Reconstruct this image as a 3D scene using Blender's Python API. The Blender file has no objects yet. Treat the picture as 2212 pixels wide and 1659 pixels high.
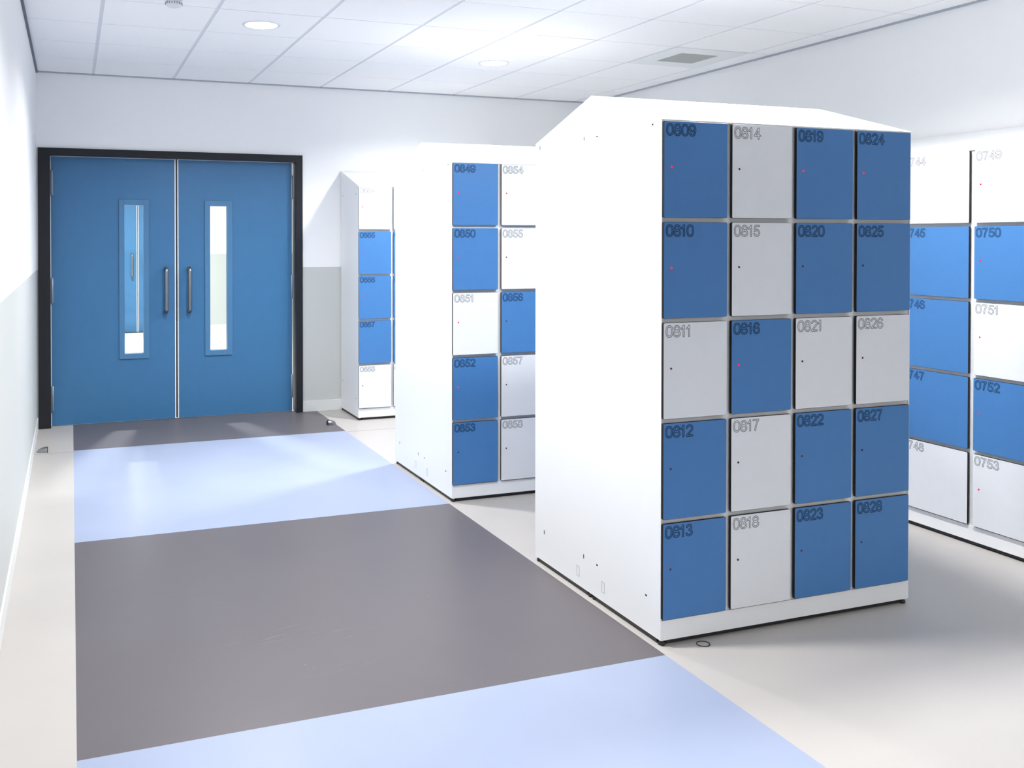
import bpy, bmesh, math
import numpy as np
from mathutils import Matrix, Vector

# ------------------------------------------------------------------ camera, world, exposure
S = bpy.context.scene
C = S.collection
PI = math.pi
CAM_H = 1.443
cam_d = bpy.data.cameras.new('camera'); cam = bpy.data.objects.new('camera', cam_d); C.objects.link(cam)
F_PX, CX, CY, YAW, PITCH = 2017.08, 887.70, 538.97, 0.3489, 0.0115
cam_d.sensor_fit = 'HORIZONTAL'; cam_d.sensor_width = 36.0
cam_d.lens = F_PX / 2212 * 36.0
cam_d.shift_x = (1106 - CX) / 2212
cam_d.shift_y = (CY - 829.5) / 2212
cam_d.clip_start = 0.02
fwd = Vector((math.sin(YAW) * math.cos(PITCH), math.cos(YAW) * math.cos(PITCH), -math.sin(PITCH)))
rgt = Vector((math.cos(YAW), -math.sin(YAW), 0)); upv = rgt.cross(fwd)
cam.matrix_world = Matrix(((rgt.x, upv.x, -fwd.x, 0), (rgt.y, upv.y, -fwd.y, 0), (rgt.z, upv.z, -fwd.z, CAM_H), (0, 0, 0, 1)))
S.camera = cam
w = bpy.data.worlds.new('world'); S.world = w; w.use_nodes = True
w.node_tree.nodes['Background'].inputs[0].default_value = (0.9, 0.95, 1, 1)
w.node_tree.nodes['Background'].inputs[1].default_value = 0.0
S.view_settings.view_transform = 'Standard'; S.view_settings.look = 'None'
S.view_settings.gamma = 1.0; S.view_settings.use_curve_mapping = False
S.view_settings.exposure = 0.66
LAMP = 34.0                        # watts of one ceiling downlight
SPREAD = 150                       # its beam, degrees
LAMP_COL = (0.99, 0.98, 0.97)
S.cycles.max_bounces = 12; S.cycles.diffuse_bounces = 8; S.cycles.transparent_max_bounces = 12

# ------------------------------------------------------------------ materials
def srgb(r, g, b):
    f = lambda c: (c / 255 / 12.92) if c <= 10 else ((c / 255 + 0.055) / 1.055) ** 2.4
    return (f(r), f(g), f(b), 1)

def mat(name, col, rough=0.5, metal=0.0, spec=0.5, noise=0.0, nscale=60, bump=0.0, bscale=300):
    m = bpy.data.materials.new(name); m.use_nodes = True
    nt = m.node_tree; b = nt.nodes['Principled BSDF']
    c = tuple(col) if len(col) == 4 else tuple(col) + (1,)
    b.inputs['Base Color'].default_value = c
    b.inputs['Roughness'].default_value = rough; b.inputs['Metallic'].default_value = metal
    b.inputs['Specular IOR Level'].default_value = spec
    if noise or bump:
        g = nt.nodes.new('ShaderNodeNewGeometry')
        if noise:
            n = nt.nodes.new('ShaderNodeTexNoise'); n.inputs['Scale'].default_value = nscale; n.inputs['Detail'].default_value = 4
            nt.links.new(g.outputs['Position'], n.inputs['Vector'])
            r = nt.nodes.new('ShaderNodeMapRange')
            r.inputs['From Min'].default_value = 0.25; r.inputs['From Max'].default_value = 0.75
            r.inputs['To Min'].default_value = 1 - noise; r.inputs['To Max'].default_value = 1 + noise
            nt.links.new(n.outputs['Fac'], r.inputs['Value'])
            x = nt.nodes.new('ShaderNodeVectorMath'); x.operation = 'SCALE'
            x.inputs[0].default_value = c[:3]; nt.links.new(r.outputs['Result'], x.inputs['Scale'])
            nt.links.new(x.outputs['Vector'], b.inputs['Base Color'])
        if bump:
            n2 = nt.nodes.new('ShaderNodeTexNoise'); n2.inputs['Scale'].default_value = bscale; n2.inputs['Detail'].default_value = 3
            nt.links.new(g.outputs['Position'], n2.inputs['Vector'])
            bp = nt.nodes.new('ShaderNodeBump'); bp.inputs['Strength'].default_value = bump; bp.inputs['Distance'].default_value = 0.002
            nt.links.new(n2.outputs['Fac'], bp.inputs['Height']); nt.links.new(bp.outputs['Normal'], b.inputs['Normal'])
    return m

def emit(name, col, s):
    m = bpy.data.materials.new(name); m.use_nodes = True; nt = m.node_tree; nt.nodes.clear()
    o = nt.nodes.new('ShaderNodeOutputMaterial'); e = nt.nodes.new('ShaderNodeEmission')
    e.inputs[0].default_value = tuple(col) + (1,); e.inputs[1].default_value = s
    nt.links.new(e.outputs[0], o.inputs[0]); return m

def wall_mat(name):
    """white paint above a grey painted dado, the edge at 1.206 m"""
    m = mat(name, (.8, .8, .8), 0.6, spec=0.3, bump=0.05, bscale=220)
    nt = m.node_tree; b = nt.nodes['Principled BSDF']
    g = nt.nodes.new('ShaderNodeNewGeometry'); s = nt.nodes.new('ShaderNodeSeparateXYZ')
    nt.links.new(g.outputs['Position'], s.inputs[0])
    t = nt.nodes.new('ShaderNodeMath'); t.operation = 'GREATER_THAN'; t.inputs[1].default_value = 1.206
    nt.links.new(s.outputs['Z'], t.inputs[0])
    x = nt.nodes.new('ShaderNodeMix'); x.data_type = 'RGBA'
    x.inputs['A'].default_value = DADO; x.inputs['B'].default_value = WHITE_WALL
    nt.links.new(t.outputs[0], x.inputs['Factor']); nt.links.new(x.outputs['Result'], b.inputs['Base Color'])
    return m

WHITE_WALL = (.86, .865, .87, 1)
DADO = (.54, .56, .545, 1)
M = {}
M['wall'] = wall_mat('wall_paint')
M['ceiling'] = mat('ceiling_tile', (.92, .925, .93), 0.8, spec=0.2, noise=0.01, nscale=150)
M['grid'] = mat('ceiling_grid', (.70, .72, .76), 0.5)
M['edge_dark'] = mat('dark_edge_profile', srgb(92, 97, 110), 0.5)
M['edge_light'] = mat('light_edge_profile', srgb(165, 172, 180), 0.5)
M['skirting'] = mat('skirting_plastic', (.70, .72, .71), 0.4)
M['lock_white'] = mat('white_lacquered_steel', (.84, .85, .86), 0.35, spec=0.4)
M['hpl_white'] = mat('white_laminate', (.74, .76, .79), 0.42, spec=0.4, noise=0.012, nscale=25)
M['hpl_blue'] = mat('blue_laminate', (.058, .192, .45), 0.42, spec=0.4, noise=0.02, nscale=25)
M['core'] = mat('black_laminate_core', (.010, .009, .008), 0.5, spec=0.3)
M['ink_blue'] = mat('engraving_in_blue', (.018, .058, .135), 0.6, spec=0.2)
M['ink_grey'] = mat('engraving_in_white', (.14, .147, .155), 0.6, spec=0.1)
M['black'] = mat('black_plastic', (.012, .012, .012), 0.45)
M['slot'] = mat('dark_hole', (.01, .01, .01), 0.8)
M['frame'] = mat('anthracite_door_frame', (.012, .014, .018), 0.5, spec=0.3)
M['door_blue'] = mat('blue_door_laminate', (.040, .155, .318), 0.38, spec=0.45, noise=0.03, nscale=14)
M['bead_blue'] = mat('blue_glazing_bead', (.062, .185, .345), 0.38, spec=0.45)
M['lip'] = mat('white_edge_lipping', (.78, .79, .80), 0.4)
M['steel'] = mat('brushed_steel', (.62, .62, .61), 0.28, metal=1.0)
M['steel_dark'] = mat('satin_steel_bar', (.30, .30, .31), 0.28, metal=1.0)
M['hinge'] = mat('grey_hinge_steel', (.26, .30, .38), 0.42, metal=0.35)
M['vent_plate'] = mat('vent_plate_enamel', (.80, .825, .83), 0.5)
M['vent_grille'] = mat('vent_grille_grey', (.52, .535, .52), 0.6)
M['plastic'] = mat('white_detector_plastic', (.76, .77, .80), 0.4)
M['led_on'] = emit('red_light_on', (1.0, .008, .06), 1.05)
M['led_dim'] = mat('red_light_off', (.10, .003, .008), 0.25)
M['led_dark'] = mat('dark_light_off', (.018, .006, .010), 0.25)
M['diffuser'] = emit('downlight_diffuser', LAMP_COL, 12.0)
M['screw'] = mat('zinc_foot_nut', (.55, .58, .62), 0.35, metal=0.8)

def floor_mat(name, col, seam=False):
    m = mat(name, col, 0.40, spec=0.35, noise=0.035, nscale=2.2, bump=0.03, bscale=90)
    if seam:   # weld line of the sheet vinyl along y = 6.70
        nt = m.node_tree; b = nt.nodes['Principled BSDF']
        g = nt.nodes.new('ShaderNodeNewGeometry'); s = nt.nodes.new('ShaderNodeSeparateXYZ')
        nt.links.new(g.outputs['Position'], s.inputs[0])
        a = nt.nodes.new('ShaderNodeMath'); a.operation = 'SUBTRACT'; a.inputs[1].default_value = 6.71
        nt.links.new(s.outputs['Y'], a.inputs[0])
        ab = nt.nodes.new('ShaderNodeMath'); ab.operation = 'ABSOLUTE'; nt.links.new(a.outputs[0], ab.inputs[0])
        lt = nt.nodes.new('ShaderNodeMath'); lt.operation = 'LESS_THAN'; lt.inputs[1].default_value = 0.016
        nt.links.new(ab.outputs[0], lt.inputs[0])
        x = nt.nodes.new('ShaderNodeMix'); x.data_type = 'RGBA'
        old = b.inputs['Base Color'].links[0].from_socket
        nt.links.new(old, x.inputs['A']); x.inputs['B'].default_value = (col[0] * .82, col[1] * .82, col[2] * .82, 1)
        nt.links.new(lt.outputs[0], x.inputs['Factor']); nt.links.new(x.outputs['Result'], b.inputs['Base Color'])
    return m
M['floor_beige'] = floor_mat('beige_vinyl_floor', (.45, .428, .407), True)
M['floor_dark'] = floor_mat('dark_grey_vinyl_floor', (.114, .104, .113))
M['floor_blue'] = floor_mat('pale_blue_vinyl_floor', (.30, .347, .475))
M['scuff'] = mat('worn_vinyl_scuff', (.20, .19, .20), 0.5)
M['floor_corridor'] = floor_mat('corridor_vinyl_floor', (.66, .65, .62))

def glass_mat():
    m = bpy.data.materials.new('clear_pane_glass'); m.use_nodes = True; nt = m.node_tree; nt.nodes.clear()
    o = nt.nodes.new('ShaderNodeOutputMaterial'); t = nt.nodes.new('ShaderNodeBsdfTransparent')
    t.inputs[0].default_value = (.95, .97, .97, 1)
    g = nt.nodes.new('ShaderNodeBsdfGlossy'); g.inputs['Roughness'].default_value = 0.02
    x = nt.nodes.new('ShaderNodeMixShader'); x.inputs[0].default_value = 0.035
    nt.links.new(t.outputs[0], x.inputs[1]); nt.links.new(g.outputs[0], x.inputs[2])
    nt.links.new(x.outputs[0], o.inputs[0]); return m
M['glass'] = glass_mat()

# ------------------------------------------------------------------ mesh helpers
def box(bm, x0, x1, y0, y1, z0, z1, mi=0):
    v = [bm.verts.new(p) for p in ((x0, y0, z0), (x1, y0, z0), (x1, y1, z0), (x0, y1, z0), (x0, y0, z1), (x1, y0, z1), (x1, y1, z1), (x0, y1, z1))]
    for q in ((0, 3, 2, 1), (4, 5, 6, 7), (0, 1, 5, 4), (1, 2, 6, 5), (2, 3, 7, 6), (3, 0, 4, 7)):
        f = bm.faces.new([v[i] for i in q]); f.material_index = mi

def quad(bm, pts, mi=0):
    f = bm.faces.new([bm.verts.new(p) for p in pts]); f.material_index = mi

def prism(bm, poly, axis, a, b, mi=0, caps=True):
    """extrude a 2-D polygon along an axis; poly coords are the two other axes in order"""
    def P(p, t):
        return {'x': (t, p[0], p[1]), 'y': (p[0], t, p[1]), 'z': (p[0], p[1], t)}[axis]
    va = [bm.verts.new(P(p, a)) for p in poly]; vb = [bm.verts.new(P(p, b)) for p in poly]
    n = len(poly)
    for i in range(n):
        f = bm.faces.new((va[i], va[(i + 1) % n], vb[(i + 1) % n], vb[i])); f.material_index = mi
    if caps:
        f = bm.faces.new(va); f.material_index = mi; f = bm.faces.new(vb); f.material_index = mi

def lathe(bm, prof, c, n=32, mi=0, axis='z'):
    """revolve (radius, height) pairs about a line through c"""
    rings = []
    for r, h in prof:
        ring = []
        for i in range(n):
            a = 2 * PI * i / n
            d = {'z': (r * math.cos(a), r * math.sin(a), h), 'y': (r * math.cos(a), h, r * math.sin(a))}[axis]
            ring.append(bm.verts.new((c[0] + d[0], c[1] + d[1], c[2] + d[2])))
        rings.append(ring)
    for A, B in zip(rings, rings[1:]):
        for i in range(n):
            f = bm.faces.new((A[i], A[(i + 1) % n], B[(i + 1) % n], B[i])); f.material_index = mi; f.smooth = True
    for R_ in (rings[0], rings[-1]):
        f = bm.faces.new(R_); f.material_index = mi

def tube(bm, pts, r, n=14, mi=0, caps=True):
    pts = [Vector(p) for p in pts]; rings = []
    u = None
    for i, p in enumerate(pts):
        t = (pts[min(i + 1, len(pts) - 1)] - pts[max(i - 1, 0)]).normalized()
        if u is None:
            u = t.orthogonal().normalized()
        u = (u - t * u.dot(t)).normalized(); v = t.cross(u)
        rings.append([bm.verts.new(p + (u * math.cos(2 * PI * k / n) + v * math.sin(2 * PI * k / n)) * r) for k in range(n)])
    for A, B in zip(rings, rings[1:]):
        for i in range(n):
            f = bm.faces.new((A[i], A[(i + 1) % n], B[(i + 1) % n], B[i])); f.material_index = mi; f.smooth = True
    if caps:
        for R_ in (rings[0], rings[-1]):
            f = bm.faces.new(R_); f.material_index = mi

def to_mesh(name, bm, bevel=0.0):
    if bevel:
        bmesh.ops.bevel(bm, geom=list(bm.edges), offset=bevel, segments=2, profile=0.7, affect='EDGES')
    bmesh.ops.recalc_face_normals(bm, faces=bm.faces)
    me = bpy.data.meshes.new(name); bm.to_mesh(me); bm.free(); return me

def obj(name, bm, mats, parent=None, loc=(0, 0, 0), bevel=0.0, label=None):
    me = bm if isinstance(bm, bpy.types.Mesh) else to_mesh(name, bm, bevel)
    if not me.materials:
        for m in (mats if isinstance(mats, (list, tuple)) else [mats]):
            me.materials.append(M[m])
    o = bpy.data.objects.new(name, me); C.objects.link(o)
    o.location = loc
    if parent is not None:
        o.parent = parent
    if label:
        o['label'] = label
    return o

def thing(name, label, cat, loc=(0, 0, 0), rz=0.0, group=None, kind=None):
    o = bpy.data.objects.new(name, None); C.objects.link(o)
    o.location = loc; o.rotation_euler = (0, 0, rz); o.empty_display_size = 0.1
    o['label'] = label; o['category'] = cat
    if group: o['group'] = group
    if kind: o['kind'] = kind
    return o

def struct(name, bm, mats, label, bevel=0.0):
    o = obj(name, bm, mats, bevel=bevel); o['kind'] = 'structure'; o['label'] = label; o['category'] = name.split('_')[0]
    return o

def bmn(): return bmesh.new()

# ------------------------------------------------------------------ room
XL, XR, YB, YF, H = -0.247, 4.55, 7.61, -5.0, 2.711
DXL, DXR, DZ = -0.236, 1.806, 2.134        # door frame outer edges
Y2 = 14.9                                    # far wall of the corridor behind the doors
T = 0.6; TX, TY = 0.1644, 6.41               # ceiling tile pitch and origin

# floor: pale blue and dark bands let into beige sheet vinyl
bm = bmn()
SX0, SX1 = 0.009, 1.930
bands = [(-5.0, -3.36, 1), (-3.36, -1.33, 2), (-1.33, 0.69, 1), (0.69, 2.725, 2), (2.725, 4.695, 1), (4.695, 6.745, 2), (6.745, 7.69, 1)]
quad(bm, ((XL, YF, 0), (SX0, YF, 0), (SX0, 7.69, 0), (XL, 7.69, 0)), 0)
quad(bm, ((SX1, YF, 0), (XR, YF, 0), (XR, 7.69, 0), (SX1, 7.69, 0)), 0)
for y0, y1, mi in bands:
    quad(bm, ((SX0, y0, 0), (SX1, y0, 0), (SX1, y1, 0), (SX0, y1, 0)), mi)
struct('floor', bm, ['floor_beige', 'floor_dark', 'floor_blue'], 'vinyl floor with pale blue and dark grey bands let into beige')

bm = bmn()
box(bm, XL - .12, XL, YF - .12, YB + .12, 0, H + .1)
struct('wall_left', bm, 'wall', 'left wall, white paint above a grey dado')
bm = bmn()
box(bm, XR, XR + .12, YF - .12, YB + .12, 0, H + .1)
struct('wall_right', bm, 'wall', 'right wall, white paint, behind the lockers')
bm = bmn()
box(bm, XL, DXL, YB, YB + .14, 0, H + .1); box(bm, DXR, XR, YB, YB + .14, 0, H + .1); box(bm, DXL, DXR, YB, YB + .14, DZ, H + .1)
struct('wall_back', bm, 'wall', 'back wall around the blue double door')
bm = bmn(); box(bm, XL, XR, YF - .12, YF, 0, H + .1)
struct('wall_front', bm, 'wall', 'wall behind the camera')

# ceiling: lay-in tiles in a T-grid
def ceiling(name, x0, x1, y0, y1, label):
    bm = bmn()
    xs = sorted({x0, x1} | {TX + i * T for i in range(-3, 12) if x0 < TX + i * T < x1})
    ys = sorted({y0, y1} | {TY + i * T for i in range(-24, 16) if y0 < TY + i * T < y1})
    gx, gy = 0.0105, 0.0055
    for a, b in zip(xs, xs[1:]):
        for c, d in zip(ys, ys[1:]):
            X0 = a + (gx if a > x0 else 0); X1 = b - (gx if b < x1 else 0)
            Y0 = c + (gy if c > y0 else 0); Y1 = d - (gy if d < y1 else 0)
            box(bm, X0, X1, Y0, Y1, H, H + .012, 0)
    quad(bm, ((x0, y0, H + .003), (x0, y1, H + .003), (x1, y1, H + .003), (x1, y0, H + .003)), 1)
    box(bm, x0, x1, y0, y1, H + .02, H + .1, 0)
    return struct(name, bm, ['ceiling', 'grid'], label)
ceiling('ceiling', XL, XR, YF, YB, 'suspended ceiling of white square tiles')

# edge profiles and skirting
def trim(name, x0, x1, y0, y1, z0, z1, m, label):
    bm = bmn(); box(bm, x0, x1, y0, y1, z0, z1); return struct(name, bm, m, label)
trim('trim_1', XL, XL + .014, YF, YB, H - .014, H + .002, 'edge_dark', 'dark ceiling edge profile along the left wall')
trim('trim_2', XL + .014, XR, YB - .014, YB, H - .010, H + .002, 'edge_light', 'light ceiling edge profile along the back wall')
trim('trim_3', XR - .018, XR, YF, YB - .014, H - .010, H + .002, 'edge_light', 'light ceiling edge profile along the right wall')
def skirting(name, x0, x1, y0, y1, label):
    bm = bmn(); box(bm, x0, x1, y0, y1, 0, .09)
    struct(name, bm, 'skirting', label, bevel=0.002)
skirting('baseboard_left', XL, XL + .008, YF, YB - .03, 'pale skirting along the left wall')
skirting('baseboard_back', DXR + .002, XR, YB - .008, YB, 'grey skirting along the back wall right of the door')
skirting('baseboard_right', XR - .008, XR, YF, YB - .01, 'skirting along the right wall')

# ------------------------------------------------------------------ corridor seen through the door panes
CXL, CXR = -1.2, 3.4
bm = bmn(); quad(bm, ((CXL, 7.69, 0), (CXR, 7.69, 0), (CXR, Y2, 0), (CXL, Y2, 0)))
struct('floor', bm, 'floor_corridor', 'pale corridor floor beyond the double door')
ceiling('ceiling', CXL, CXR, YB + .14, Y2, 'tiled corridor ceiling beyond the double door')
bm = bmn(); box(bm, CXL - .1, CXL, YB + .14, Y2, 0, H + .1); struct('wall_left', bm, 'wall', 'left wall of the corridor')
bm = bmn(); box(bm, CXR, CXR + .1, YB + .14, Y2, 0, H + .1); struct('wall_right', bm, 'wall', 'right wall of the corridor')
bm = bmn(); box(bm, CXL, XL, YB + .02, YB + .14, 0, H + .1); struct('wall_back', bm, 'wall', 'corridor side of the back wall')
FDX = 0.168                                   # far door: same pair of leaves, shifted along the wall
bm = bmn()
box(bm, CXL, DXL + FDX, Y2, Y2 + .14, 0, H + .1); box(bm, DXR + FDX, CXR, Y2, Y2 + .14, 0, H + .1); box(bm, DXL + FDX, DXR + FDX, Y2, Y2 + .14, DZ, H + .1)
struct('wall_far', bm, 'wall', 'far corridor wall with grey dado, seen through the right pane')
bm = bmn(); box(bm, DXR + FDX + .002, CXR, Y2 - .008, Y2, 0, .09)
struct('baseboard_far', bm, 'skirting', 'skirting on the far corridor wall', bevel=0.002)
bm = bmn(); box(bm, CXL, CXR, Y2 + .5, Y2 + .6, 0, H)
struct('wall_far', bm, 'wall', 'wall beyond the far corridor door')

# ------------------------------------------------------------------ double doors
def ring_frame(bm, x0, x1, z0, z1, b, y0, y1, mi=0, bottom=True):
    box(bm, x0, x0 + b, y0, y1, z0, z1, mi); box(bm, x1 - b, x1, y0, y1, z0, z1, mi)
    box(bm, x0 + b, x1 - b, y0, y1, z1 - b, z1, mi)
    if bottom: box(bm, x0 + b, x1 - b, y0, y1, z0, z0 + b, mi)

def pull(bm, x, z0, z1, y, d=0.062, r=0.0160):
    """bow handle standing off the leaf face at y"""
    pts = [(x, y, z1 - .012)]
    for k in range(7):
        a = PI / 2 * k / 6
        pts.append((x, y - d + .025 - .025 * math.sin(a), z1 - .012 - .025 * (1 - math.cos(a))))
    for k in range(7):
        a = PI / 2 * k / 6
        pts.append((x, y - d + .025 - .025 * math.cos(a), z0 + .012 + .025 * (1 - math.sin(a))))
    pts.append((x, y, z0 + .012))
    tube(bm, pts, r, 16)

def double_door(name, dx, yb, label):
    t = thing(name, label, 'door', (dx, yb, 0), kind='structure')
    yl = 0.06                                  # leaf face sits this far behind the wall face
    bm = bmn()
    box(bm, DXL, -.150, -.018, .13, 0, DZ); box(bm, 1.752, DXR, -.018, .13, 0, DZ); box(bm, -.150, 1.752, -.018, .13, 2.079, DZ)
    # rebate stop behind the leaves
    obj('door_frame', bm, 'frame', t, bevel=0.0015)
    for side in (0, 1):
        lx0, lx1 = (-.147, .7855) if side == 0 else (.8005, 1.733)
        wx0, wx1 = (.352, .578) if side == 0 else (1.016, 1.236)
        wz0, wz1 = .497, 1.749
        b = .041
        z0, z1 = .006, 2.0765
        bm = bmn()                             # leaf around the opening
        ox0, ox1, oz0, oz1 = wx0 + .03, wx1 - .03, wz0 + .03, wz1 - .03
        y0, y1 = yl, yl + .04
        for a in ((lx0, ox0, z0, z1), (ox1, lx1, z0, z1), (ox0, ox1, z0, oz0), (ox0, ox1, oz1, z1)):
            box(bm, a[0], a[1], y0, y1, a[2], a[3])
        leaf = obj('door_leaf', bm, 'door_blue', t)
        bm = bmn()
        e = .0075
        for a in ((lx0 - .003, lx0 + .0015, z0, z1) if side == 0 else (lx0, lx0 + .001, z0, z1),
                  (lx1 - e, lx1 + .0015, z0, z1) if side == 0 else (lx0 - .0015, lx0 + e, z0, z1),
                  (lx0, lx1, z1 - .001, z1 + .002)):
            box(bm, a[0], a[1], y0 - .001, y1 + .001, a[2], a[3])
        obj('edge_lipping', bm, 'lip', leaf, label='white edge strip of the leaf')
        if side == 0:
            bm = bmn(); box(bm, lx1 + .0015, .7990, y0 + .012, y1 - .005, z0, z1)
            obj('seal', bm, 'black', leaf, label='black rubber seal between the leaves')
        bm = bmn()
        ring_frame(bm, wx0, wx1, wz0, wz1, b, y0 - .011, y0 + .012)
        ring_frame(bm, wx0, wx1, wz0, wz1, b, y1 - .012, y1 + .011)
        obj('glazing_bead', bm, 'bead_blue', leaf, bevel=0.0012)
        bm = bmn(); box(bm, wx0 + .032, wx1 - .032, y0 + .017, y0 + .023, wz0 + .032, wz1 - .032)
        obj('glass_pane', bm, 'glass', leaf, label='clear narrow glass pane')
        hx = .708 if side == 0 else .890
        bm = bmn(); pull(bm, hx, .852, 1.218, y0)
        obj('pull_handle', bm, 'steel_dark', leaf, label='brushed steel bow handle')
        for zc in (1.872, 1.046, .215):
            bm = bmn()
            kx = -.138 if side == 0 else 1.729
            lathe(bm, [(.004, -.098), (.0095, -.094), (.0095, .094), (.004, .098)], (kx, y0 - .012, zc), 16)
            for q in (-.032, .032):
                lathe(bm, [(.0101, q - .001), (.0101, q + .001)], (kx, y0 - .012, zc), 16)
            sx = -1 if side == 0 else 1
            a0, a1 = sorted((kx, kx + sx * .012)); box(bm, a0, a1, y0 - .016, y0 - .011, zc - .09, zc + .09)
            obj('hinge', bm, 'hinge', leaf, label='grey steel hinge')
    return t
double_door('door_1', 0, YB, 'blue double door with two narrow panes in a dark frame')
double_door('door_2', FDX, Y2, 'blue double door at the far end of the corridor, seen through the left pane')

# ------------------------------------------------------------------ ceiling fittings
def downlight(x, y, label, group, power=1.0):
    t = thing('downlight', label, 'ceiling light', (x, y, H), group=group)
    bm2 = bmn()
    n = 48
    prof = [(.112, .001), (.111, -.004), (.100, -.006), (.0935, -.0025)]
    rings = [[bm2.verts.new((r * math.cos(2 * PI * i / n), r * math.sin(2 * PI * i / n), h)) for i in range(n)] for r, h in prof]
    for A, B in zip(rings, rings[1:]):
        for i in range(n):
            f = bm2.faces.new((A[i], A[(i + 1) % n], B[(i + 1) % n], B[i])); f.smooth = True
    obj('trim_ring', bm2, 'plastic', t)
    bm = bmn(); lathe(bm, [(.0935, -.0005), (.0935, -.0028)], (0, 0, 0), 48)
    obj('diffuser', bm, 'diffuser', t, label='glowing white round diffuser')
    ld = bpy.data.lights.new('downlight_beam', 'AREA'); ld.shape = 'DISK'; ld.size = .185
    ld.energy = LAMP * power; ld.color = LAMP_COL; ld.spread = math.radians(SPREAD)
    lo = bpy.data.objects.new('downlight_beam', ld); C.objects.link(lo); lo.parent = t; lo.location = (0, 0, -.0045)
    return t
G = 'round ceiling downlights'
downlight(1.064, 5.52, 'lit round downlight in the ceiling tile above the aisle before the double door', G)
downlight(2.870, 6.14, 'lit round downlight in the ceiling above the rear lockers, left of the vent', G)
for x, y in ((1.064, 3.06), (2.864, 3.04), (1.064, -1.74), (2.864, -1.74)):  # first pair read from shadow edges; last pair added as unseen fill
    downlight(x, y, 'lit round downlight in the ceiling out of the frame, nearer than the smoke detector', G)
for x, y, p in ((.80, 9.0, 2.2), (.80, 11.6, .5), (2.3, 10.4, .4), (.60, 13.3, 2.0)):  # first lamp read from floor patches; the rest added to brighten the corridor
    downlight(x, y, 'lit round downlight in the corridor ceiling beyond the double door, all but the nearest added by guess', 'corridor ceiling downlights', p)

t = thing('ceiling_vent', 'grey square extract vent panel set in a ceiling tile near the right wall', 'vent', (4.064, 5.51, H))
bm = bmn(); ring_frame(bm, -.295, .295, -.295, .295, .145, 0, 1)
for v in bm.verts: v.co = (v.co.x, v.co.z, -.003 if v.co.y < .5 else .002)
obj('cover_plate', bm, 'vent_plate', t)
bm = bmn(); box(bm, -.152, .152, -.152, .152, -.001, .002)
for k in range(-9, 10): box(bm, -.15, .15, k * .0158 - .003, k * .0158 + .003, -.004, -.001)
obj('grille', bm, 'vent_grille', t)

t = thing('smoke_detector', 'small white domed smoke detector on the ceiling near the left wall', 'smoke detector', (.507, 5.01, H))
bm = bmn(); lathe(bm, [(.052, 0.001), (.052, -.010), (.047, -.024), (.040, -.030)], (0, 0, 0), 36); obj('base', bm, 'plastic', t)
bm = bmn(); lathe(bm, [(.034, -.029), (.041, -.036), (.043, -.046), (.034, -.058), (.018, -.064), (.003, -.0655)], (0, 0, 0), 36); obj('sensor_head', bm, 'plastic', t)
bm = bmn()
for k in range(20):
    a = 2 * PI * k / 20
    for zz in (-.041, -.047):
        q = Matrix.Rotation(a, 4, 'Z')
        n0 = len(bm.verts); box(bm, .0415, .0445, -.0028, .0028, zz - .002, zz + .002)
        for v in list(bm.verts)[n0:]: v.co = q @ v.co
obj('air_slots', bm, 'hinge', t, label='ring of dark air slots')

# ------------------------------------------------------------------ engraved numerals
ST = 0.125                                     # stroke of the numerals, cap height = 1
def ell(cx, cy, rx, ry, a0, a1, n=40, p=2.0):
    out = []
    for i in range(n + 1):
        a = math.radians(a0 + (a1 - a0) * i / n); c, s = math.cos(a), math.sin(a)
        out.append((cx + rx * abs(c) ** (2 / p) * (1 if c >= 0 else -1), cy + ry * abs(s) ** (2 / p) * (1 if s >= 0 else -1)))
    return out
h_ = ST / 2
GL = {
    '0': [ell(.35, .5, .35 - h_, .5 - h_, 0, 360, 60, 2.5)],
    '1': [[(.33, 0), (.33, 1)], [(.33, .93), (.25, .80), (.10, .70)]],
    '2': [ell(.35, .70, .35 - h_ - .01, .30 - h_, 165, -35, 40) + [(.10, .09), (.10, h_)], [(.09, h_), (.64, h_)]],
    '3': [ell(.34, .735, .29 - h_, .265 - h_, 165, -80, 30), ell(.34, .29, .34 - h_, .29 - h_, 85, -165, 40)],
    '4': [[(.50, 0), (.50, .95), (.085, .31), (.69, .31)]],
    '5': [[(.62, 1 - h_), (.20, 1 - h_), (.13, .50)] + ell(.345, .32, .345 - h_, .32 - h_, 132, -160, 46)],
    '6': [ell(.36, .31, .345 - h_, .31 - h_, 0, 360, 50), ell(.37, .48, .37 - h_, .52 - h_, 200, 40, 40)],
    '7': [[(.06, 1 - h_), (.60, 1 - h_), (.47, .72), (.36, .46), (.29, .20), (.27, 0)]],
    '8': [ell(.35, .735, .30 - h_, .265 - h_, 0, 360, 50), ell(.35, .285, .35 - h_, .285 - h_, 0, 360, 50)],
}
GL['9'] = [[(.70 - x, 1 - y) for x, y in s] for s in GL['6']]
ADV = {'1': .56}

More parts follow.
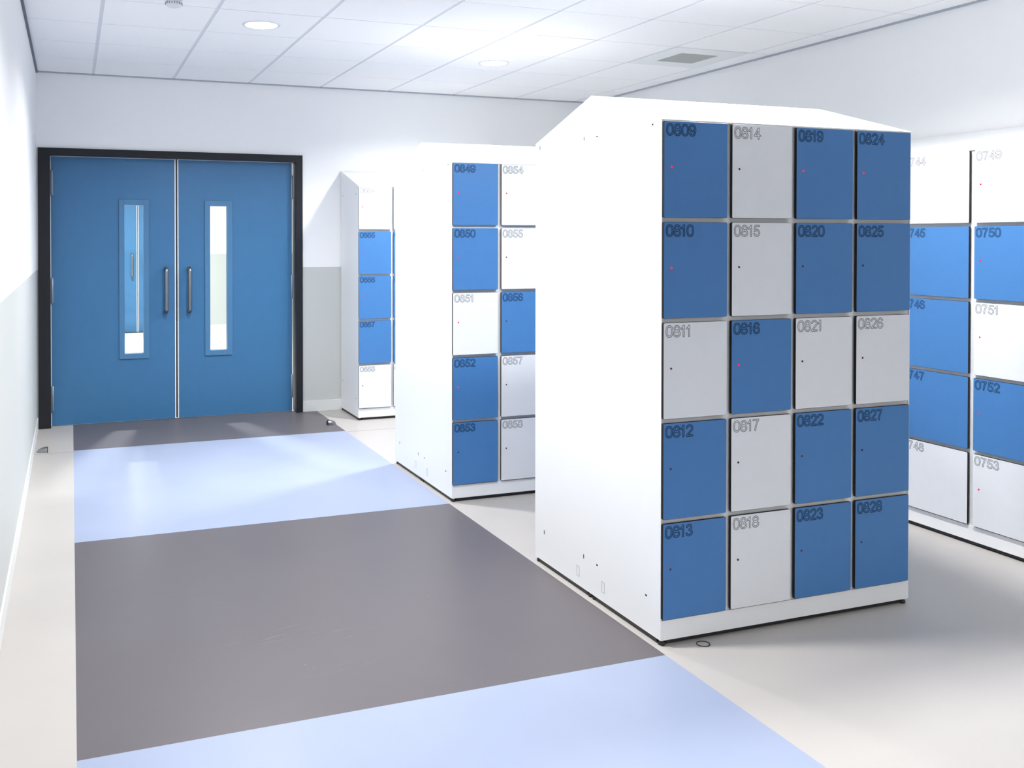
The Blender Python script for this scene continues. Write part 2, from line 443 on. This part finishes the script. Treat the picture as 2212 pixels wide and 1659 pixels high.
def contours(strokes):
    """outline of the stroked glyph: marching squares on its distance field"""
    n = 64; dx = 1.0 / 56
    xs = (np.arange(int(.95 / dx)) * dx) - .1; ys = (np.arange(int(1.2 / dx)) * dx) - .1
    X, Y = np.meshgrid(xs, ys)
    D = np.full(X.shape, 9.0)
    for s in strokes:
        for (ax, ay), (bx, by) in zip(s, s[1:]):
            vx, vy = bx - ax, by - ay; L = vx * vx + vy * vy + 1e-12
            tt = np.clip(((X - ax) * vx + (Y - ay) * vy) / L, 0, 1)
            D = np.minimum(D, np.hypot(X - ax - tt * vx, Y - ay - tt * vy))
    D = np.maximum(D - h_, np.maximum(Y - 1.0, -Y)) + 1e-9
    segs = {}
    def ip(k):
        (i, j), (i2, j2) = k
        a, b = D[j, i], D[j2, i2]; t_ = a / (a - b)
        return (xs[i] + (xs[i2] - xs[i]) * t_, ys[j] + (ys[j2] - ys[j]) * t_)
    adj = {}
    for j in range(len(ys) - 1):
        for i in range(len(xs) - 1):
            c = [(i, j), (i + 1, j), (i + 1, j + 1), (i, j + 1)]
            cr = []
            for k in range(4):
                p, q = c[k], c[(k + 1) % 4]
                if (D[p[1], p[0]] < 0) != (D[q[1], q[0]] < 0): cr.append(tuple(sorted((p, q))))
            for a, b in ([(cr[0], cr[1])] if len(cr) == 2 else [(cr[0], cr[1]), (cr[2], cr[3])] if len(cr) == 4 else []):
                adj.setdefault(a, []).append(b); adj.setdefault(b, []).append(a)
    loops = []
    while adj:
        st = next(iter(adj)); loop = [st]; cur = st; prev = None
        while True:
            nx = [k for k in adj[cur] if k != prev]
            if not nx: break
            n_ = nx[0]; prev, cur = cur, n_
            if cur == st: break
            loop.append(cur)
        for k in loop: adj.pop(k, None)
        for k in list(adj): adj[k] = [q for q in adj[k] if q in adj]
        L = np.array([ip(k) for k in loop])
        if len(L) > 8:
            for _ in range(2): L = .5 * L + .25 * (np.roll(L, 1, 0) + np.roll(L, -1, 0))
            loops.append(L[::2])
    return loops
OUT = {k: contours(v) for k, v in GL.items()}

def number_bm(text, hgt, line):
    bm = bmn(); x = 0.0
    for ch in text:
        off = -.05 if ch == '1' else 0
        for L in OUT[ch]:
            P = np.column_stack(((L[:, 0] + x + off) * hgt, L[:, 1] * hgt))
            t_ = np.roll(P, -1, 0) - np.roll(P, 1, 0); t_ /= np.maximum(np.linalg.norm(t_, axis=1, keepdims=True), 1e-9)
            nrm = np.column_stack((-t_[:, 1], t_[:, 0])) * line / 2
            A = [bm.verts.new((p[0], 0, p[1])) for p in P + nrm]; B = [bm.verts.new((p[0], 0, p[1])) for p in P - nrm]
            for i in range(len(P)):
                k = (i + 1) % len(P); bm.faces.new((A[i], A[k], B[k], B[i]))
        x += ADV.get(ch, .757)
    return bm

# ------------------------------------------------------------------ lockers
PW, DW, DH, PZ, Z0, DT = .2905, .270, .3395, .3552, .0968, .0118
def door_mesh(name, front, DW=DW):
    bm = bmn(); r = .0045; poly = []
    for cx_, cz_, a0 in ((DW - r, r, -90), (DW - r, DH - r, 0), (r, DH - r, 90), (r, r, 180)):
        for k in range(5):
            a = math.radians(a0 + 90 * k / 4); poly.append((cx_ + r * math.cos(a), cz_ + r * math.sin(a)))
    c = .0007
    def inset(p): return (min(max(p[0], 0), DW) + (c if p[0] < DW / 2 else -c), p[1] + (c if p[1] < DH / 2 else -c))
    n = len(poly)
    back = [bm.verts.new((p[0], -.0008, p[1])) for p in poly]
    mid = [bm.verts.new((p[0], -DT + c, p[1])) for p in poly]
    frt = [bm.verts.new((inset(p)[0], -DT, inset(p)[1])) for p in poly]
    for A, B, mi in ((back, mid, 1), (mid, frt, 1)):
        for i in range(n):
            f = bm.faces.new((A[i], A[(i + 1) % n], B[(i + 1) % n], B[i])); f.material_index = mi
    f = bm.faces.new(frt); f.material_index = 0
    f = bm.faces.new(back); f.material_index = 1
    me = to_mesh(name, bm); me.materials.append(M[front]); me.materials.append(M['core']); return me
DOOR = {'b': door_mesh('blue_locker_door', 'hpl_blue'), 'w': door_mesh('white_locker_door', 'hpl_white')}
WIDE = {'b': door_mesh('wide_blue_locker_door', 'hpl_blue', .373), 'w': door_mesh('wide_white_locker_door', 'hpl_white', .373)}
def led_mesh(m):
    bm = bmn(); lathe(bm, [(.0040, 0), (.0037, -.0014), (.0026, -.0024), (.0008, -.0028)], (0, 0, 0), 16, axis='y')
    me = to_mesh('status_light', bm); me.materials.append(M[m]); return me
LED = {'1': led_mesh('led_on'), '0': led_mesh('led_dim'), 'x': led_mesh('led_dark')}
bm = bmn()
lathe(bm, [(.0125, 0), (.0135, .002), (.0130, .010), (.0105, .0125)], (0, 0, 0), 24, 0)
lathe(bm, [(.0085, .0122), (.0085, .0200)], (0, 0, 0), 6, 1)
FOOT = to_mesh('levelling_foot', bm); FOOT.materials.append(M['black']); FOOT.materials.append(M['screw'])

def locker(label, loc, rz, cols, first=None, leds=None, depth=.4745, ridge=2.0137, group=None, slots='round', plate_x=True, numbered=None, width=None, doors=DOOR, PW=PW):
    """cols: one 5-letter string per column, top door first (b blue, w white)"""
    n = len(cols); W = width or n * PW - .006; zt, zb = 1.8642, .0205
    t = thing('locker_cabinet', label, 'lockers', loc, rz, group)
    slope = lambda y: zt + (ridge - zt) * y / depth
    bm = bmn()                                  # body behind the doors, open frame grid in front
    prism(bm, [(0.010, zb), (depth, zb), (depth, ridge - .008), (0.010, zt - .008)], 'x', .0043, W - .0043)
    # front frame: stiles and rails round the doors
    box(bm, .0043, W - .0043, .006, .010, zb, zt - .0045)
    obj('body', bm, 'lock_white', t)
    bm = bmn(); prism(bm, [(0, zb), (depth, zb), (depth, ridge - .0025), (0, zt - .0025)], 'x', 0, .0042)
    obj('side_panel', bm, 'lock_white', t)
    bm = bmn(); prism(bm, [(0, zb), (depth, zb), (depth, ridge - .0025), (0, zt - .0025)], 'x', W - .0042, W)
    obj('side_panel', bm, 'lock_white', t)
    bm = bmn(); prism(bm, [(-.0008, zt - .006), (-.0008, zt), (depth, ridge), (depth, ridge - .004)], 'x', -.0006, W + .0006)
    obj('sloping_roof', bm, 'lock_white', t)
    bm = bmn(); box(bm, 0.0002, W - .0002, -.0012, .0055, zb, zb + .070)
    obj('plinth', bm, 'lock_white', t)
    bm = bmn(); box(bm, .031, W - .031, .010, depth - .010, .004, zb); box(bm, .006, .031, .031, depth - .031, .004, zb); box(bm, W - .031, W - .006, .031, depth - .031, .004, zb)  # added black box standing in for the shade under the cabinet
    obj('base_shade', bm, 'black', t, label='black box added as shade in the gap under the cabinet')
    for fx in (.016, W - .016):
        for fy in (.016, depth - .016):
            obj('levelling_foot', FOOT, None, t, (fx, fy, 0), label='black levelling foot with a metal nut')
    for i, colr in enumerate(cols):
        for j, k in enumerate(colr):
            x = .001 + i * PW; z = Z0 + (4 - j) * PZ
            d = obj('locker_door', doors[k], None, t, (x, 0, z))
            col = 'blue' if k == 'b' else 'white'
            num = None
            if first is not None and (numbered is None or i in numbered): num = '%04d' % (first + 5 * i + j)
            d['label'] = col + ' locker door' + (' engraved ' + num if num else '')
            if num:
                bm = number_bm(num, .0415, .0037 if k == 'b' else .0024)
                obj('engraved_number', bm, 'ink_blue' if k == 'b' else 'ink_grey', d, (.0095, -DT - .0002, DH - .0095 - .0415))
            st = leds[i][j] if leds and i < len(leds) else '0'
            obj('status_light', LED[st], None, d, (.0325 - .001, -DT, .178), label='lit red status light' if st == '1' else 'dark status light')
    return t

def panel_hole(t, y, z, sy, sz, x=-.0006):
    bm = bmn(); box(bm, x, x + .0012, y - sy / 2, y + sy / 2, z - sz / 2, z + sz / 2)
    obj('screw_hole', bm, 'slot', t)
def cover_outline(t, y, z, flip=1):
    bm = bmn()
    ring_frame(bm, -.0105, .0105, -.021, .021, .0011, 0, 1)
    for v in bm.verts: v.co = ((-.0008 if v.co.y < .5 else .0003) * 1.0, y + v.co.x, z + v.co.z)
    obj('cable_cover', bm, 'edge_light', t, label='outline of a small cable cover')

LX = 1.9525
# --- the near bank: two units back to back, numbered 0809 on
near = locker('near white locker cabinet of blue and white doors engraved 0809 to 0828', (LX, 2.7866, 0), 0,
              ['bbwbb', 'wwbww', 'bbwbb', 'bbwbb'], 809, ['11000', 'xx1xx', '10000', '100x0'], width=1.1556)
for y, z in ((.056, 1.851), (.431, 1.8465), (.088, .1514), (.424, .1501)): panel_hole(near, y, z, .010, .006)
cover_outline(near, .379, .0775)
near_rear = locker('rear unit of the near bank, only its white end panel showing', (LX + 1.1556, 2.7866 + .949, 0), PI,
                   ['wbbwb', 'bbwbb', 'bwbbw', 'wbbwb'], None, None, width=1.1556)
# --- the middle bank
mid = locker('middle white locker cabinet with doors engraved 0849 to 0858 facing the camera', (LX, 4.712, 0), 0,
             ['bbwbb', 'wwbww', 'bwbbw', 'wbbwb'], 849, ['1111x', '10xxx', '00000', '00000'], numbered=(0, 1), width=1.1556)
for y, z in ((.056, 1.851), (.431, 1.8465), (.088, .1514), (.424, .1501)): panel_hole(mid, y, z, .010, .006)
cover_outline(mid, .379, .0775)
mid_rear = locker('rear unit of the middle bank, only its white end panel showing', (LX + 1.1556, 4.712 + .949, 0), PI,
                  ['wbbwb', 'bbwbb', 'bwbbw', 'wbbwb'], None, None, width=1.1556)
for t_ in (near_rear, mid_rear):                # the end panel seen is at local x = width
    for y, z in ((.042, 1.8443), (.4195, 1.8474), (.086, .1505), (.4225, .1519)):
        panel_hole(t_, y, z, .005, .017, 1.1556 - .0006)
    bm = bmn(); ring_frame(bm, -.0105, .0105, -.021, .021, .0011, 0, 1)
    for v in bm.verts: v.co = (1.1556 + (.0008 if v.co.y < .5 else -.0003), .378 + v.co.x, .0786 + v.co.z)
    obj('cable_cover', bm, 'edge_light', t_, label='outline of a small cable cover')
# --- against the back wall
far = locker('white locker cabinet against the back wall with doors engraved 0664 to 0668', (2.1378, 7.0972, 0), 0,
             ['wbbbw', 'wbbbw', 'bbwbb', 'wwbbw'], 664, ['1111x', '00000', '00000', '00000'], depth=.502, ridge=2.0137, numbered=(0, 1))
for y, z in ((.07, 1.80), (.445, 1.80), (.07, .165), (.445, .255)): panel_hole(far, y, z, .008, .008)
# --- along the right wall
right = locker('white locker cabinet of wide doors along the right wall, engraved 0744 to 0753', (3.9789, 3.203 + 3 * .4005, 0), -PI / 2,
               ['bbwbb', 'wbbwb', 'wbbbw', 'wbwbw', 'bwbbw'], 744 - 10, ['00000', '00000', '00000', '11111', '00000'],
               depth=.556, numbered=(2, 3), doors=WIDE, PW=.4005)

# ------------------------------------------------------------------ floor things
def door_stop(x, y, rz, label):
    """half-dome steel floor stop, flat rubber face towards local +x"""
    t = thing('door_stop', label, 'door stop', (x, y, 0), rz, 'floor door stops')
    bm = bmn(); nu, nv = 12, 18
    P = []
    for i in range(nu + 1):
        th = PI / 2 * i / nu
        row = []
        for j in range(nv + 1):
            ph = PI / 2 + PI * j / nv
            row.append(bm.verts.new((.066 * math.cos(ph) * math.cos(th) + .028, .030 * math.sin(ph) * math.cos(th), .036 * math.sin(th))))
        P.append(row)
    for i in range(nu):
        for j in range(nv):
            f = bm.faces.new((P[i][j], P[i][j + 1], P[i + 1][j + 1], P[i + 1][j])); f.smooth = True
    bmesh.ops.remove_doubles(bm, verts=bm.verts, dist=1e-6)
    obj('steel_dome', bm, 'steel_dark', t)
    bm = bmn()
    prism(bm, [(.029 * math.cos(PI * k / 16), .0345 * math.sin(PI * k / 16)) for k in range(17)], 'x', .027, .033)
    obj('rubber_buffer', bm, 'black', t, label='dark rubber buffer')
door_stop(-.187, 6.768, 0, 'steel half-dome door stop on the beige floor by the left skirting')
door_stop(1.895, 7.018, PI, 'steel half-dome door stop on the dark band near the far lockers')

# pale scuffs and specks worn into the near dark band
rng = np.random.default_rng(4)
bm = bmn()
def scuff(x, y, ang, ln, wd):
    c, s_ = math.cos(ang), math.sin(ang)
    P = [(-ln / 2, 0), (0, -wd / 2), (ln / 2, 0), (0, wd / 2)]
    quad(bm, [(x + a * c - b * s_, y + a * s_ + b * c, .0003) for a, b in P])
for k in range(16): scuff(.72 + rng.normal() * .10, 3.33 + rng.normal() * .045, .22 + rng.normal() * .12, .05 + .09 * rng.random(), .0012 + .0012 * rng.random())
for k in range(5): scuff(.35 + .05 * k + rng.normal() * .02, 3.85 - .03 * k, -.35 + rng.normal() * .1, .07, .0012)
for k in range(5): scuff(.85 + rng.normal() * .08, 3.02 + rng.normal() * .02, .25, .08, .0013)
for x, y in ((.505, 3.98), (.74, 3.08), (.76, 3.05), (1.02, 4.05), (1.35, 3.5)): scuff(x, y, .8, .008, .006)
sc = obj('floor_scuffs', bm, 'scuff'); sc['kind'] = 'structure'; sc['label'] = 'pale scuffs worn into the near dark floor band'; sc['category'] = 'scuffs'

bm = bmn()
pts = [(.0235 * math.cos(2 * PI * k / 40), .0215 * math.sin(2 * PI * k / 40), .0018) for k in range(40)] + [(.0235, 0, .0018)]
tube(bm, pts[:-1] + [(.0240, -.001, .0022)], .0016, 8)
hb = obj('hair_band', bm, 'black', None, (2.108, 2.752, 0))
hb['label'] = 'thin black elastic band lying on the floor before the near lockers'; hb['category'] = 'hair band'
